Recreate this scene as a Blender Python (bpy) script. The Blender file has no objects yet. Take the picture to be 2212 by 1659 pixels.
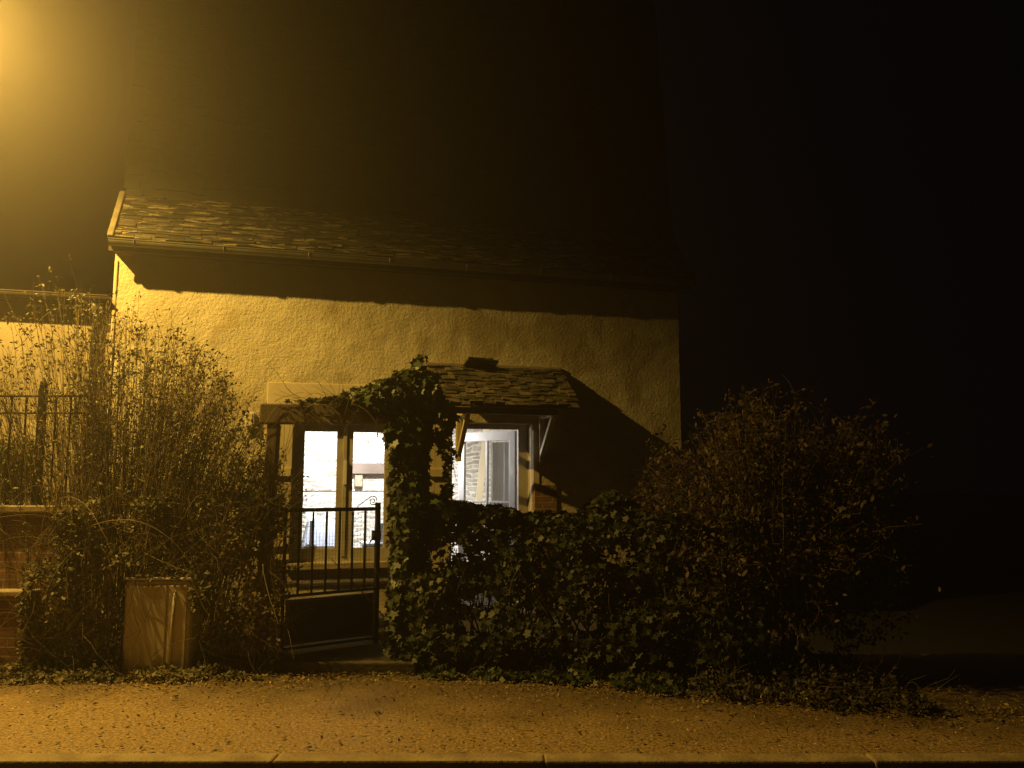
import bpy, math, random
import numpy as np
from mathutils import Vector, Matrix, noise
R = math.radians
random.seed(7); RS = np.random.RandomState(7)
scene = bpy.context.scene
COL = scene.collection

# ------------------------------------------------------------------ camera, sky, exposure
cam_d = bpy.data.cameras.new("camera"); cam = bpy.data.objects.new("camera", cam_d); COL.objects.link(cam)
cam.location = (0, 0, 1.5); cam.rotation_euler = (R(97), 0, 0)
cam_d.sensor_width = 36; cam_d.lens = 1850 / 2212 * 36; cam_d.clip_end = 2000; cam_d.clip_start = .05
scene.camera = cam
world = bpy.data.worlds.new("World"); scene.world = world; world.use_nodes = True
wn = world.node_tree
sky = wn.nodes.new("ShaderNodeTexSky"); sky.sky_type = 'NISHITA'; sky.sun_disc = False
sky.sun_elevation = R(-6); sky.sun_rotation = R(120)
wn.links.new(sky.outputs[0], wn.nodes["Background"].inputs[0])
wn.nodes["Background"].inputs[1].default_value = 0.04
bg2 = wn.nodes.new("ShaderNodeBackground"); bg2.inputs[0].default_value = (.0010, .0007, .0013, 1)   # faint light pollution
ads = wn.nodes.new("ShaderNodeAddShader"); wn.links.new(wn.nodes["Background"].outputs[0], ads.inputs[0]); wn.links.new(bg2.outputs[0], ads.inputs[1])
wn.links.new(ads.outputs[0], wn.nodes["World Output"].inputs[0])
scene.view_settings.view_transform = 'Standard'; scene.view_settings.look = 'None'
scene.view_settings.exposure = 0; scene.view_settings.gamma = 1
scene.render.engine = 'CYCLES'
cy = scene.cycles
cy.use_denoising = True
cy.max_bounces = 7; cy.diffuse_bounces = 3; cy.glossy_bounces = 3; cy.transparent_max_bounces = 12; cy.volume_bounces = 0
cy.volume_step_rate = 4; cy.volume_max_steps = 64
cy.sample_clamp_indirect = .8; cy.caustics_reflective = False; cy.caustics_refractive = False

SODIUM = (1.0, .60, .105)
LAMP_POWER = 1980.0
HAZE = .014
ROOM_POWER = 150.0

# ------------------------------------------------------------------ materials
def mat(name, col, col2=None, rough=.8, scale=8, detail=5, bump=0, bscale=None, bdist=.01, island=0, coords='Object',
        metal=0, stretch=(1, 1, 1), spots=None, spec=.5, transl=0):
    m = bpy.data.materials.new(name); m.use_nodes = True
    t = m.node_tree; n = t.nodes; l = t.links; b = n["Principled BSDF"]
    b.inputs["Roughness"].default_value = rough; b.inputs["Metallic"].default_value = metal
    b.inputs["Specular IOR Level"].default_value = spec
    tc = n.new("ShaderNodeTexCoord"); mp = n.new("ShaderNodeMapping"); mp.inputs["Scale"].default_value = stretch
    l.new(tc.outputs[coords], mp.inputs[0])
    if col2 is None: col2 = tuple(c * .7 for c in col)
    nz = n.new("ShaderNodeTexNoise"); nz.inputs["Scale"].default_value = scale; nz.inputs["Detail"].default_value = detail
    l.new(mp.outputs[0], nz.inputs[0])
    rp = n.new("ShaderNodeValToRGB"); rp.color_ramp.elements[0].position = .35; rp.color_ramp.elements[1].position = .65
    rp.color_ramp.elements[0].color = (*col2, 1); rp.color_ramp.elements[1].color = (*col, 1)
    l.new(nz.outputs[0], rp.inputs[0]); out = rp.outputs[0]
    if island:
        g = n.new("ShaderNodeNewGeometry"); hs = n.new("ShaderNodeHueSaturation")
        mr = n.new("ShaderNodeMapRange"); mr.inputs[3].default_value = 1 - island; mr.inputs[4].default_value = 1 + island
        mh = n.new("ShaderNodeMapRange"); mh.inputs[3].default_value = .5 - .05 * island; mh.inputs[4].default_value = .5 + .04 * island
        wnn = n.new("ShaderNodeTexWhiteNoise"); wnn.noise_dimensions = '1D'
        l.new(g.outputs["Random Per Island"], mr.inputs[0]); l.new(g.outputs["Random Per Island"], wnn.inputs["W"])
        l.new(wnn.outputs["Value"], mh.inputs[0])
        l.new(mr.outputs[0], hs.inputs["Value"]); l.new(mh.outputs[0], hs.inputs["Hue"]); l.new(out, hs.inputs["Color"]); out = hs.outputs[0]
    if spots:
        v = n.new("ShaderNodeTexNoise"); v.inputs["Scale"].default_value = spots[1]; v.inputs["Detail"].default_value = 2
        l.new(mp.outputs[0], v.inputs[0])
        r2 = n.new("ShaderNodeValToRGB"); r2.color_ramp.elements[0].position = spots[2]; r2.color_ramp.elements[1].position = spots[2] + .05
        r2.color_ramp.elements[0].color = (0, 0, 0, 1); r2.color_ramp.elements[1].color = (1, 1, 1, 1)
        mx = n.new("ShaderNodeMix"); mx.data_type = 'RGBA'; mx.inputs[7].default_value = (*spots[0], 1)
        l.new(v.outputs[0], r2.inputs[0]); l.new(r2.outputs[0], mx.inputs[0]); l.new(out, mx.inputs[6]); out = mx.outputs[2]
    l.new(out, b.inputs["Base Color"])
    if bump:
        nb = n.new("ShaderNodeTexNoise"); nb.inputs["Scale"].default_value = bscale or scale * 4; nb.inputs["Detail"].default_value = 6
        l.new(mp.outputs[0], nb.inputs[0])
        bm_ = n.new("ShaderNodeBump"); bm_.inputs["Strength"].default_value = bump; bm_.inputs["Distance"].default_value = bdist
        l.new(nb.outputs[0], bm_.inputs["Height"]); l.new(bm_.outputs[0], b.inputs["Normal"])
    if transl:
        tr = n.new("ShaderNodeBsdfTranslucent"); l.new(out, tr.inputs[0]); ms = n.new("ShaderNodeMixShader"); ms.inputs[0].default_value = transl
        l.new(b.outputs[0], ms.inputs[1]); l.new(tr.outputs[0], ms.inputs[2]); l.new(ms.outputs[0], n["Material Output"].inputs[0])
    return m

def brick_mat(name, c1, c2, mortar, scale=1, bw=.3, bh=.09, msize=.012, bump=.6, distort=.03, coords='Object'):
    m = bpy.data.materials.new(name); m.use_nodes = True
    t = m.node_tree; n = t.nodes; l = t.links; b = n["Principled BSDF"]; b.inputs["Roughness"].default_value = .9
    tc = n.new("ShaderNodeTexCoord"); sx = n.new("ShaderNodeSeparateXYZ"); cx = n.new("ShaderNodeCombineXYZ")
    nz = n.new("ShaderNodeTexNoise"); nz.inputs["Scale"].default_value = 3.5; nz.inputs["Detail"].default_value = 3
    l.new(tc.outputs[coords], nz.inputs[0]); l.new(tc.outputs[coords], sx.inputs[0])
    add = n.new("ShaderNodeMath"); add.operation = 'ADD'; l.new(sx.outputs[0], add.inputs[0]); l.new(sx.outputs[1], add.inputs[1])
    l.new(add.outputs[0], cx.inputs[0]); l.new(sx.outputs[2], cx.inputs[1])
    vm = n.new("ShaderNodeVectorMath"); vm.operation = 'MULTIPLY_ADD'; vm.inputs[1].default_value = (distort * 2,) * 3
    l.new(nz.outputs[1], vm.inputs[0]); l.new(cx.outputs[0], vm.inputs[2])
    br = n.new("ShaderNodeTexBrick"); br.inputs["Scale"].default_value = scale; br.inputs["Brick Width"].default_value = bw; br.inputs["Row Height"].default_value = bh
    br.inputs["Mortar Size"].default_value = msize; br.inputs["Mortar Smooth"].default_value = .35; br.inputs["Bias"].default_value = -.1
    br.inputs["Color1"].default_value = (*c1, 1); br.inputs["Color2"].default_value = (*c2, 1); br.inputs["Mortar"].default_value = (*mortar, 1)
    l.new(vm.outputs[0], br.inputs[0])
    n2 = n.new("ShaderNodeTexNoise"); n2.inputs["Scale"].default_value = 14; n2.inputs["Detail"].default_value = 5; l.new(tc.outputs[coords], n2.inputs[0])
    mr = n.new("ShaderNodeMapRange"); mr.inputs[3].default_value = .55; mr.inputs[4].default_value = 1.4; l.new(n2.outputs[0], mr.inputs[0])
    hs = n.new("ShaderNodeHueSaturation"); l.new(br.outputs[0], hs.inputs["Color"]); l.new(mr.outputs[0], hs.inputs["Value"]); l.new(hs.outputs[0], b.inputs["Base Color"])
    inv = n.new("ShaderNodeMath"); inv.operation = 'SUBTRACT'; inv.inputs[0].default_value = 1; l.new(br.outputs["Fac"], inv.inputs[1])
    ad = n.new("ShaderNodeMath"); ad.operation = 'MULTIPLY_ADD'; ad.inputs[1].default_value = .4; l.new(n2.outputs[0], ad.inputs[0]); l.new(inv.outputs[0], ad.inputs[2])
    bp = n.new("ShaderNodeBump"); bp.inputs["Strength"].default_value = bump; bp.inputs["Distance"].default_value = .02
    l.new(ad.outputs[0], bp.inputs["Height"]); l.new(bp.outputs[0], b.inputs["Normal"])
    return m

def emit(name, col, s):
    m = bpy.data.materials.new(name); m.use_nodes = True; b = m.node_tree.nodes["Principled BSDF"]
    b.inputs["Base Color"].default_value = (.8, .8, .8, 1)
    b.inputs["Emission Color"].default_value = (*col, 1); b.inputs["Emission Strength"].default_value = s
    m.cycles.emission_sampling = 'NONE'   # the lamps' own light objects carry the light
    return m

def glass_mat():
    m = bpy.data.materials.new("pane_glass"); m.use_nodes = True; t = m.node_tree; n = t.nodes; l = t.links
    n.remove(n["Principled BSDF"])
    tr = n.new("ShaderNodeBsdfTransparent"); tr.inputs[0].default_value = (.93, .95, .94, 1)
    gl = n.new("ShaderNodeBsdfGlossy"); gl.inputs["Roughness"].default_value = .03
    ms = n.new("ShaderNodeMixShader"); ms.inputs[0].default_value = .07
    l.new(tr.outputs[0], ms.inputs[1]); l.new(gl.outputs[0], ms.inputs[2]); l.new(ms.outputs[0], n["Material Output"].inputs[0])
    return m

def render_wall_mat():
    """rough trowelled render: two scales of bump, faint stains"""
    m = mat("cream_render", (.68, .62, .45), (.55, .49, .34), rough=.95, scale=1.3, detail=7, spec=.1, spots=((.47, .40, .26), 1.1, .56))
    t = m.node_tree; n = t.nodes; l = t.links; b = n["Principled BSDF"]
    tc = n.new("ShaderNodeTexCoord")
    a = n.new("ShaderNodeTexNoise"); a.inputs["Scale"].default_value = 30; a.inputs["Detail"].default_value = 10; a.inputs["Roughness"].default_value = .68
    c = n.new("ShaderNodeTexNoise"); c.inputs["Scale"].default_value = 4.5; c.inputs["Detail"].default_value = 4
    l.new(tc.outputs["Object"], a.inputs[0]); l.new(tc.outputs["Object"], c.inputs[0])
    b1 = n.new("ShaderNodeBump"); b1.inputs["Strength"].default_value = .75; b1.inputs["Distance"].default_value = .03
    b2 = n.new("ShaderNodeBump"); b2.inputs["Strength"].default_value = .5; b2.inputs["Distance"].default_value = .05
    l.new(a.outputs[0], b1.inputs["Height"]); l.new(c.outputs[0], b2.inputs["Height"])
    l.new(b2.outputs[0], b1.inputs["Normal"]); l.new(b1.outputs[0], b.inputs["Normal"])
    return m

M = dict(
    render=render_wall_mat(),
    smooth=mat("smooth_render", (.66, .58, .42), (.58, .5, .35), rough=.85, scale=5, bump=.2, bscale=30),
    neigh=mat("neighbour_render", (.42, .36, .25), (.32, .27, .18), rough=.9, scale=2, bump=.4, bscale=20),
    canslate=mat("lichen_slate", (.15, .12, .085), (.05, .048, .03), rough=.8, scale=9, bump=.5, bscale=40, island=.6),
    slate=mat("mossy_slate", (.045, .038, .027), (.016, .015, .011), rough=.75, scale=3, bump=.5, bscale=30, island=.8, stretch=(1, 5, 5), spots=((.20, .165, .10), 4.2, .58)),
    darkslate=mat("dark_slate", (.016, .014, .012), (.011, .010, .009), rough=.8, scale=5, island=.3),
    zinc=mat("zinc", (.17, .165, .15), (.11, .105, .09), rough=.5, metal=.5, scale=6),
    mortar=mat("verge_mortar", (.20, .17, .12), (.13, .11, .08), rough=.9, scale=12, bump=.5),
    timber=mat("weathered_timber", (.20, .15, .10), (.11, .085, .055), rough=.85, scale=5, stretch=(1, 1, .2), bump=.4),
    darktimber=mat("dark_timber", (.085, .07, .05), (.045, .038, .028), rough=.85, scale=6, bump=.4),
    paint=mat("grey_beige_paint", (.46, .43, .38), (.38, .35, .31), rough=.55, scale=9),
    white=mat("white_paint", (.74, .74, .76), (.68, .68, .70), rough=.5, scale=5),
    shutter=mat("cream_shutter_paint", (.60, .53, .36), (.5, .43, .29), rough=.7, scale=4, stretch=(3, 1, .4)),
    brick=brick_mat("dark_brick", (.24, .12, .07), (.15, .08, .05), (.28, .22, .15), bw=.24, bh=.075, msize=.009, distort=.008),
    stone=brick_mat("interior_rubble_stone", (.42, .34, .28), (.72, .66, .57), (.80, .76, .68), bw=.24, bh=.075, msize=.02, distort=.11, bump=.8),
    plaster=mat("interior_plaster", (.8, .78, .74), (.76, .74, .7), scale=2),
    floor_in=mat("interior_floor", (.35, .28, .2), scale=4),
    glass=glass_mat(),
    iron=mat("black_iron", (.035, .03, .025), (.02, .018, .015), rough=.55, scale=12, metal=.3, bump=.2),
    ironpanel=mat("black_sheet_iron", (.022, .02, .017), (.014, .013, .011), rough=.5, scale=4),
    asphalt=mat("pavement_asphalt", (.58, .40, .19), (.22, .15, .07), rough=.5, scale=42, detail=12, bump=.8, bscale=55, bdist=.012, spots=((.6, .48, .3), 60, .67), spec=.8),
    road=mat("road_asphalt", (.05, .045, .04), (.035, .03, .028), rough=.85, scale=30, bump=.5),
    kerb=mat("kerb_stone", (.50, .40, .24), (.30, .23, .14), rough=.7, scale=5, bump=.7, bscale=45),
    soil=mat("garden_soil", (.05, .036, .022), (.028, .02, .013), rough=1, scale=9, bump=.8, spots=((.10, .075, .04), 30, .66)),
    farsoil=mat("dark_earth", (.012, .010, .006), (.007, .006, .004), rough=1, scale=3),
    step=mat("step_concrete", (.14, .12, .09), (.08, .07, .05), rough=.95, scale=6, bump=.6, bscale=40),
    coping=mat("coping_stone", (.42, .35, .24), (.3, .25, .17), rough=.9, scale=6, bump=.4),
    plastic=mat("brown_beige_plastic", (.64, .57, .44), (.50, .44, .34), rough=.3, scale=3),
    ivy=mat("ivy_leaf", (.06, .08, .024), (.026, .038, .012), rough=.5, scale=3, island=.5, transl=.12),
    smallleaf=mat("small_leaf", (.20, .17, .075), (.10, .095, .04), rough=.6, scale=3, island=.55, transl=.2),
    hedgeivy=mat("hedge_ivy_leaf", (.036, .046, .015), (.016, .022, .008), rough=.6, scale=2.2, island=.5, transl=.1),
    twigdark=mat("dark_twig", (.12, .085, .045), (.06, .042, .024), rough=.9, scale=3, island=.4),
    darkleaf=mat("dark_small_leaf", (.055, .045, .02), (.03, .026, .012), rough=.65, scale=3, island=.5),
    autumn=mat("autumn_leaf", (.09, .058, .027), (.045, .034, .016), rough=.65, scale=2.2, island=.55, transl=.2),
    twig=mat("twig_bark", (.23, .175, .10), (.12, .09, .05), rough=.85, scale=3, island=.4),
    bark=mat("bark", (.12, .09, .06), (.07, .05, .035), rough=.9, scale=12, bump=.6),
    litter=mat("leaf_litter", (.30, .23, .11), (.13, .09, .04), rough=.8, scale=2, island=.6),
    gritm=mat("pale_grit", (.75, .62, .42), (.4, .32, .2), rough=.8, scale=2, island=.5),
    fabric=mat("grey_fabric", (.34, .35, .40), (.28, .29, .34), rough=.95, scale=20),
    lace=mat("lace_curtain", (.80, .79, .80), (.70, .69, .70), rough=.9, scale=10, transl=.6, stretch=(3, 3, .3)),
    wood=mat("pale_wood", (.62, .52, .36), (.5, .42, .29), rough=.7, scale=4, stretch=(1, 1, .2)),
    brownwood=mat("brown_wood", (.22, .15, .11), (.15, .1, .07), rough=.6, scale=4),
    redwood=mat("red_brown_shutter_paint", (.12, .05, .03), (.08, .035, .02), rough=.7, scale=4),
    bulb=emit("white_bulb", (1, .97, .9), 4), lampglass=emit("sodium_lens", (1, .62, .12), 5),
    metal=mat("lamp_column_metal", (.2, .2, .2), rough=.5, metal=.6),
)

# ------------------------------------------------------------------ mesh helpers
class MB:
    def __init__(s): s.v = []; s.f = []
    def add(s, V, F):
        o = len(s.v); s.v += [tuple(p) for p in V]; s.f += [tuple(i + o for i in f) for f in F]; return s
    def box(s, x0, x1, y0, y1, z0, z1, rot=None, about=None):
        V = [Vector((x, y, z)) for x in (x0, x1) for y in (y0, y1) for z in (z0, z1)]
        if rot is not None:
            c = Vector(about) if about else Vector(((x0 + x1) / 2, (y0 + y1) / 2, (z0 + z1) / 2)); V = [rot @ (p - c) + c for p in V]
        return s.add(V, [(0, 1, 3, 2), (4, 6, 7, 5), (0, 4, 5, 1), (2, 3, 7, 6), (0, 2, 6, 4), (1, 5, 7, 3)])
    def bar(s, a, b, w, h=None, up=(0, 0, 1)):
        a = Vector(a); b = Vector(b); d = (b - a).normalized(); u = Vector(up)
        if abs(d.dot(u)) > .98: u = Vector((0, 1, 0))
        r = d.cross(u).normalized(); u = r.cross(d); h = w if h is None else h
        V = [p + r * (i * w / 2) + u * (j * h / 2) for p in (a, b) for i, j in ((-1, -1), (1, -1), (1, 1), (-1, 1))]
        return s.add(V, [(3, 2, 1, 0), (4, 5, 6, 7), (0, 1, 5, 4), (1, 2, 6, 5), (2, 3, 7, 6), (3, 0, 4, 7)])
    def tube(s, P, rad, k=8):
        P = [Vector(p) for p in P]; n = len(P); rad = rad if hasattr(rad, '__len__') else [rad] * n
        V = []
        for i, p in enumerate(P):
            d = (P[min(i + 1, n - 1)] - P[max(i - 1, 0)]).normalized(); u = Vector((0, 0, 1)) if abs(d.z) < .9 else Vector((1, 0, 0))
            r = d.cross(u).normalized(); u = r.cross(d)
            V += [p + (r * math.cos(2 * math.pi * j / k) + u * math.sin(2 * math.pi * j / k)) * rad[i] for j in range(k)]
        F = [(i * k + j, i * k + (j + 1) % k, (i + 1) * k + (j + 1) % k, (i + 1) * k + j) for i in range(n - 1) for j in range(k)]
        F += [tuple(range(k))[::-1], tuple((n - 1) * k + j for j in range(k))]
        return s.add(V, F)
    def lathe(s, prof, c=(0, 0, 0), k=24):
        V = [(c[0] + r * math.cos(2 * math.pi * j / k), c[1] + r * math.sin(2 * math.pi * j / k), c[2] + z) for r, z in prof for j in range(k)]
        F = [(i * k + j, i * k + (j + 1) % k, (i + 1) * k + (j + 1) % k, (i + 1) * k + j) for i in range(len(prof) - 1) for j in range(k)]
        F += [tuple(range(k))[::-1], tuple((len(prof) - 1) * k + j for j in range(k))]
        return s.add(V, F)
    def build(s, name, m, parent=None, bevel=0, smooth=False):
        me = bpy.data.meshes.new(name); me.from_pydata(s.v, [], s.f); me.update()
        o = bpy.data.objects.new(name, me); COL.objects.link(o); me.materials.append(m); o.parent = parent
        if smooth: me.polygons.foreach_set("use_smooth", [True] * len(me.polygons))
        if bevel:
            b = o.modifiers.new("bevel", 'BEVEL'); b.width = bevel; b.segments = 2; b.limit_method = 'ANGLE'
        return o

def np_mesh(name, V, K, m, parent=None, smooth=False):
    """V: (n_faces*K,3) separate polygons of K corners"""
    V = np.asarray(V, dtype=np.float32).reshape(-1, 3); n = len(V); nf = n // K
    me = bpy.data.meshes.new(name); me.vertices.add(n); me.vertices.foreach_set("co", V.ravel())
    me.loops.add(n); me.loops.foreach_set("vertex_index", np.arange(n, dtype=np.int32))
    me.polygons.add(nf); me.polygons.foreach_set("loop_start", np.arange(0, n, K, dtype=np.int32))
    me.update(calc_edges=True); me.validate()
    o = bpy.data.objects.new(name, me); COL.objects.link(o); me.materials.append(m); o.parent = parent
    return o

def idx_mesh(name, V, F, m, parent=None):
    V = np.asarray(V, np.float32); F = np.asarray(F, np.int32)
    me = bpy.data.meshes.new(name); me.vertices.add(len(V)); me.vertices.foreach_set("co", V.ravel())
    K = F.shape[1]; me.loops.add(F.size); me.loops.foreach_set("vertex_index", F.ravel())
    me.polygons.add(len(F)); me.polygons.foreach_set("loop_start", np.arange(0, F.size, K, dtype=np.int32))
    me.update(calc_edges=True)
    o = bpy.data.objects.new(name, me); COL.objects.link(o); me.materials.append(m); o.parent = parent
    return o

def empty(name, loc=(0, 0, 0), rz=0):
    o = bpy.data.objects.new(name, None); COL.objects.link(o); o.location = loc; o.rotation_euler = (0, 0, rz); return o
def tag(o, label=None, cat=None, group=None, kind=None):
    if label: o["label"] = label
    if cat: o["category"] = cat
    if group: o["group"] = group
    if kind: o["kind"] = kind
    return o

IVY = np.array([(0, 0, 0), (.42, .05, .03), (.30, .38, .0), (.52, .62, .03), (.16, .68, -.02), (0, 1.05, -.05), (-.16, .68, -.02), (-.52, .62, .03), (-.30, .38, 0), (-.42, .05, .03)], float)
OVAL = np.array([(0, 0, 0), (.22, .28, .04), (.2, .7, .03), (0, 1, -.03), (-.2, .7, .03), (-.22, .28, .04)], float)
DIAM = np.array([(0, 0, 0), (.24, .5, .05), (0, 1, -.04), (-.24, .5, .05)], float)

def leaves(P, N, size, tmpl, jitter=.6, hang=.3):
    """leaf polygons at points P facing N (jittered), tips pointing downwards by 'hang'"""
    P = np.asarray(P, float); n = len(P)
    N = np.asarray(N, float) + RS.normal(0, jitter, (n, 3)); N /= np.linalg.norm(N, axis=1)[:, None] + 1e-9
    T = RS.normal(0, 1, (n, 3)) * (1 - hang) + np.array([0, 0, -1.]) * hang * 2
    T -= (T * N).sum(1)[:, None] * N; T /= np.linalg.norm(T, axis=1)[:, None] + 1e-9
    B = np.cross(N, T); S = (size * RS.uniform(.4, 1.45, n))[:, None, None]
    V = P[:, None, :] + S * (tmpl[None, :, 0:1] * B[:, None, :] + tmpl[None, :, 1:2] * T[:, None, :] + tmpl[None, :, 2:3] * N[:, None, :])
    return V.reshape(-1, 3)

class Tubes:
    def __init__(s, k=3): s.V = []; s.F = []; s.n = 0; s.k = k
    def add(s, P, r0, r1):
        P = np.asarray(P, float); n = len(P); k = s.k
        D = np.gradient(P, axis=0); D /= np.linalg.norm(D, axis=1)[:, None] + 1e-9
        U = np.where(np.abs(D[:, 2:3]) < .9, np.array([[0, 0, 1.]]), np.array([[1., 0, 0]]))
        A = np.cross(D, U); A /= np.linalg.norm(A, axis=1)[:, None] + 1e-9; B = np.cross(A, D)
        r = np.linspace(r0, r1, n)[:, None, None]; th = np.arange(k) * 2 * math.pi / k
        V = P[:, None, :] + r * (np.cos(th)[None, :, None] * A[:, None, :] + np.sin(th)[None, :, None] * B[:, None, :])
        s.V.append(V.reshape(-1, 3)); i = np.arange(n - 1)[:, None] * k; j = np.arange(k)[None, :]; j2 = (j + 1) % k
        s.F.append(np.stack([i + j, i + j2, i + k + j2, i + k + j], -1).reshape(-1, 4) + s.n); s.n += n * k
    def build(s, name, m, parent=None): return idx_mesh(name, np.vstack(s.V), np.vstack(s.F), m, parent)

def shoot(p, d, L, n=7, bend=.12, grav=0.0):
    p = np.array(p, float); d = np.array(d, float); d /= np.linalg.norm(d); out = [p.copy()]
    for i in range(n - 1):
        d = d + RS.normal(0, bend, 3) + np.array([0, 0, -grav]); d /= np.linalg.norm(d); p = p + d * L / (n - 1); out.append(p.copy())
    return np.array(out)

# shade by the hedge painted into the asphalt colour, blotchy along the back
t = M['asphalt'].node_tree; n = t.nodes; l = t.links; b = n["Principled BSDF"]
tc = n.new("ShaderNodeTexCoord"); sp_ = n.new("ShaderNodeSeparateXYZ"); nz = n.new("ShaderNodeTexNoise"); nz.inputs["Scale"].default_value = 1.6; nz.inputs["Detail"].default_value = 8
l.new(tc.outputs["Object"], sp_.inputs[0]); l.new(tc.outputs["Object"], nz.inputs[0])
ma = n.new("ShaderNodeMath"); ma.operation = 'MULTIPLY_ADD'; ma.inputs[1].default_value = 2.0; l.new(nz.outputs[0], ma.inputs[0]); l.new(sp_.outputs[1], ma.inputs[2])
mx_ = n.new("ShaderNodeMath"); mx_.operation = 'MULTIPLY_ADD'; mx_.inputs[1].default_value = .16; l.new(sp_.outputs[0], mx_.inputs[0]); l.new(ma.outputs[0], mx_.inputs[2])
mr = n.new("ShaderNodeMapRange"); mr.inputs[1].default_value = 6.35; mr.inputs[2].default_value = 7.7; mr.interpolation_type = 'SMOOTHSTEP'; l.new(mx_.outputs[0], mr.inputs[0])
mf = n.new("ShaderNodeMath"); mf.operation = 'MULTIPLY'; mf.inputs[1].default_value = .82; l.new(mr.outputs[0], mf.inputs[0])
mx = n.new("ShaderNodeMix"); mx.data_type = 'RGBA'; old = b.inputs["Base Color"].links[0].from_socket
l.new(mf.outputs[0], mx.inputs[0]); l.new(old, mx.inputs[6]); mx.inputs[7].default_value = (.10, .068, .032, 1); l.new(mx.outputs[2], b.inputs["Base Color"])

# ------------------------------------------------------------------ ground, road, pavement
def sheet(name, x0, x1, y0, y1, z, m, nx=2, ny=2, amp=0, kind='structure', zf=None):
    xs = np.linspace(x0, x1, nx); ys = np.linspace(y0, y1, ny); V = []
    for y in ys:
        for x in xs:
            zz = z + (amp * noise.noise(Vector((x * 1.7, y * 1.7, 3))) if amp else 0) + (zf(x, y) if zf else 0); V.append((x, y, zz))
    F = [(j * nx + i, j * nx + i + 1, (j + 1) * nx + i + 1, (j + 1) * nx + i) for j in range(ny - 1) for i in range(nx - 1)]
    o = idx_mesh(name, V, F, m); tag(o, kind=kind); return o
sheet("ground", -150, 150, -60, 260, -.16, M['farsoil'], 40, 40)
sheet("road", -60, 60, -6, 4.93, -.11, M['road'])
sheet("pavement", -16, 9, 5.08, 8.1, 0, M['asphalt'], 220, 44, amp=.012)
# garden behind the hedge, a little higher; raised earth bank under the hedge line
sheet("garden_ground", -4.2, 2.6, 7.45, 12.6, .09, M['soil'], 60, 40, amp=.03)
# kerb: long stones with joints
mb = MB(); x = -9.0
while x < 8:
    L = random.uniform(1.3, 2.2); dz = random.uniform(-.006, .006); dy = random.uniform(-.008, .008)
    mb.box(x, x + L - .005, 4.935 + dy, 5.085 + dy, -.2, .012 + dz); x += L
k = mb.build("kerb", M['kerb'], bevel=.012); tag(k, kind='structure')

# ------------------------------------------------------------------ cottage (local: x along wall, -y outward)
A = R(15.7); O = Vector((-4.28, 9.0, 0))
RZ = Matrix.Rotation(A, 4, 'Z'); LW = Matrix.Translation(O) @ RZ
def W(s, n, z): return LW @ Vector((s, -n, z))
house = empty("cottage", O, A)
tag(house, "single storey cottage in rough cream render with lit window and mossy slate roof", "cottage")
SW, ZT = 6.66, 4.02
OPEN = [(1.93, 3.07, .70, 2.27), (3.72, 4.70, .10, 2.28)]
def wall_sheet():
    def lines(a, b, cuts, step=.045):
        ks = sorted(set([a, b] + cuts)); out = []
        for p, q in zip(ks, ks[1:]):
            n = max(1, int((q - p) / step)); out += [p + (q - p) * i / n for i in range(n)]
        return out + [b]
    xs = lines(0, SW, [c for o in OPEN for c in o[:2]]); zs = lines(0, ZT, [c for o in OPEN for c in o[2:]])
    V = []; F = []; nx = len(xs)
    for z in zs:
        for x in xs:
            d = .012 * noise.noise(Vector((x * 1.9, z * 1.9, 0))) + .006 * noise.noise(Vector((x * 7, z * 9, 5))) + .004 * noise.noise(Vector((x * 17, z * 20, 9)))
            if x < .9: d -= .01 * max(0, noise.noise(Vector((x * 2.2, z * 11, 2)))) * (1 - x / .9) * 2   # exposed quoin courses at the corner
            V.append((x, d, z))
    for j in range(len(zs) - 1):
        for i in range(nx - 1):
            cx, cz = (xs[i] + xs[i + 1]) / 2, (zs[j] + zs[j + 1]) / 2
            if any(o[0] < cx < o[1] and o[2] < cz < o[3] for o in OPEN): continue
            F.append((j * nx + i, j * nx + i + 1, (j + 1) * nx + i + 1, (j + 1) * nx + i))
    # backing blocks (reveals, gable, rear)
    mb = MB(); mb.v = V; mb.f = F; T = .42
    b = lambda x0, x1, z0, z1, y0=.03, y1=T: mb.box(x0, x1, y0, y1, z0, z1)
    b(0, 1.93, -.1, ZT); b(3.07, 3.72, -.1, ZT); b(4.70, SW, -.1, ZT)
    b(1.93, 3.07, -.1, .70); b(1.93, 3.07, 2.27, ZT); b(3.72, 4.70, -.1, .10); b(3.72, 4.70, 2.28, ZT)
    o = mb.build("wall", M['render'], house, smooth=False)
    s = [True] * len(F) + [False] * (len(mb.f) - len(F)); o.data.polygons.foreach_set("use_smooth", s)
    return o
wall_sheet()
mb = MB()   # side and rear walls
mb.box(0, .4, .42, 5.2, -.1, ZT); mb.box(SW - .4, SW, .42, 5.2, -.1, ZT); mb.box(.4, SW - .4, 4.8, 5.2, -.1, ZT)
mb.build("rear_wall", M['smooth'], house)
MB().box(0.0, .035, -.02, 0.02, 0, 3.95).build("corner_bead", M['smooth'], house, bevel=.01)
# interior shell
mb = MB(); mb.box(.4, SW - .4, 4.2, 4.79, 0, 2.75); mb.box(.4, .5, .43, 4.2, 0, 2.75)
mb.build("interior_stone_wall", M['stone'], house)
MB().box(5.9, SW - .402, .43, 4.2, 0, 2.75).build("interior_end_wall", M['stone'], house)
MB().box(.5, 5.9, .421, 4.2, 2.6, 2.7).build("interior_ceiling", M['plaster'], house)
MB().box(.5, 5.9, .421, 4.2, .05, .12).build("interior_floor", M['floor_in'], house)
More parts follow.
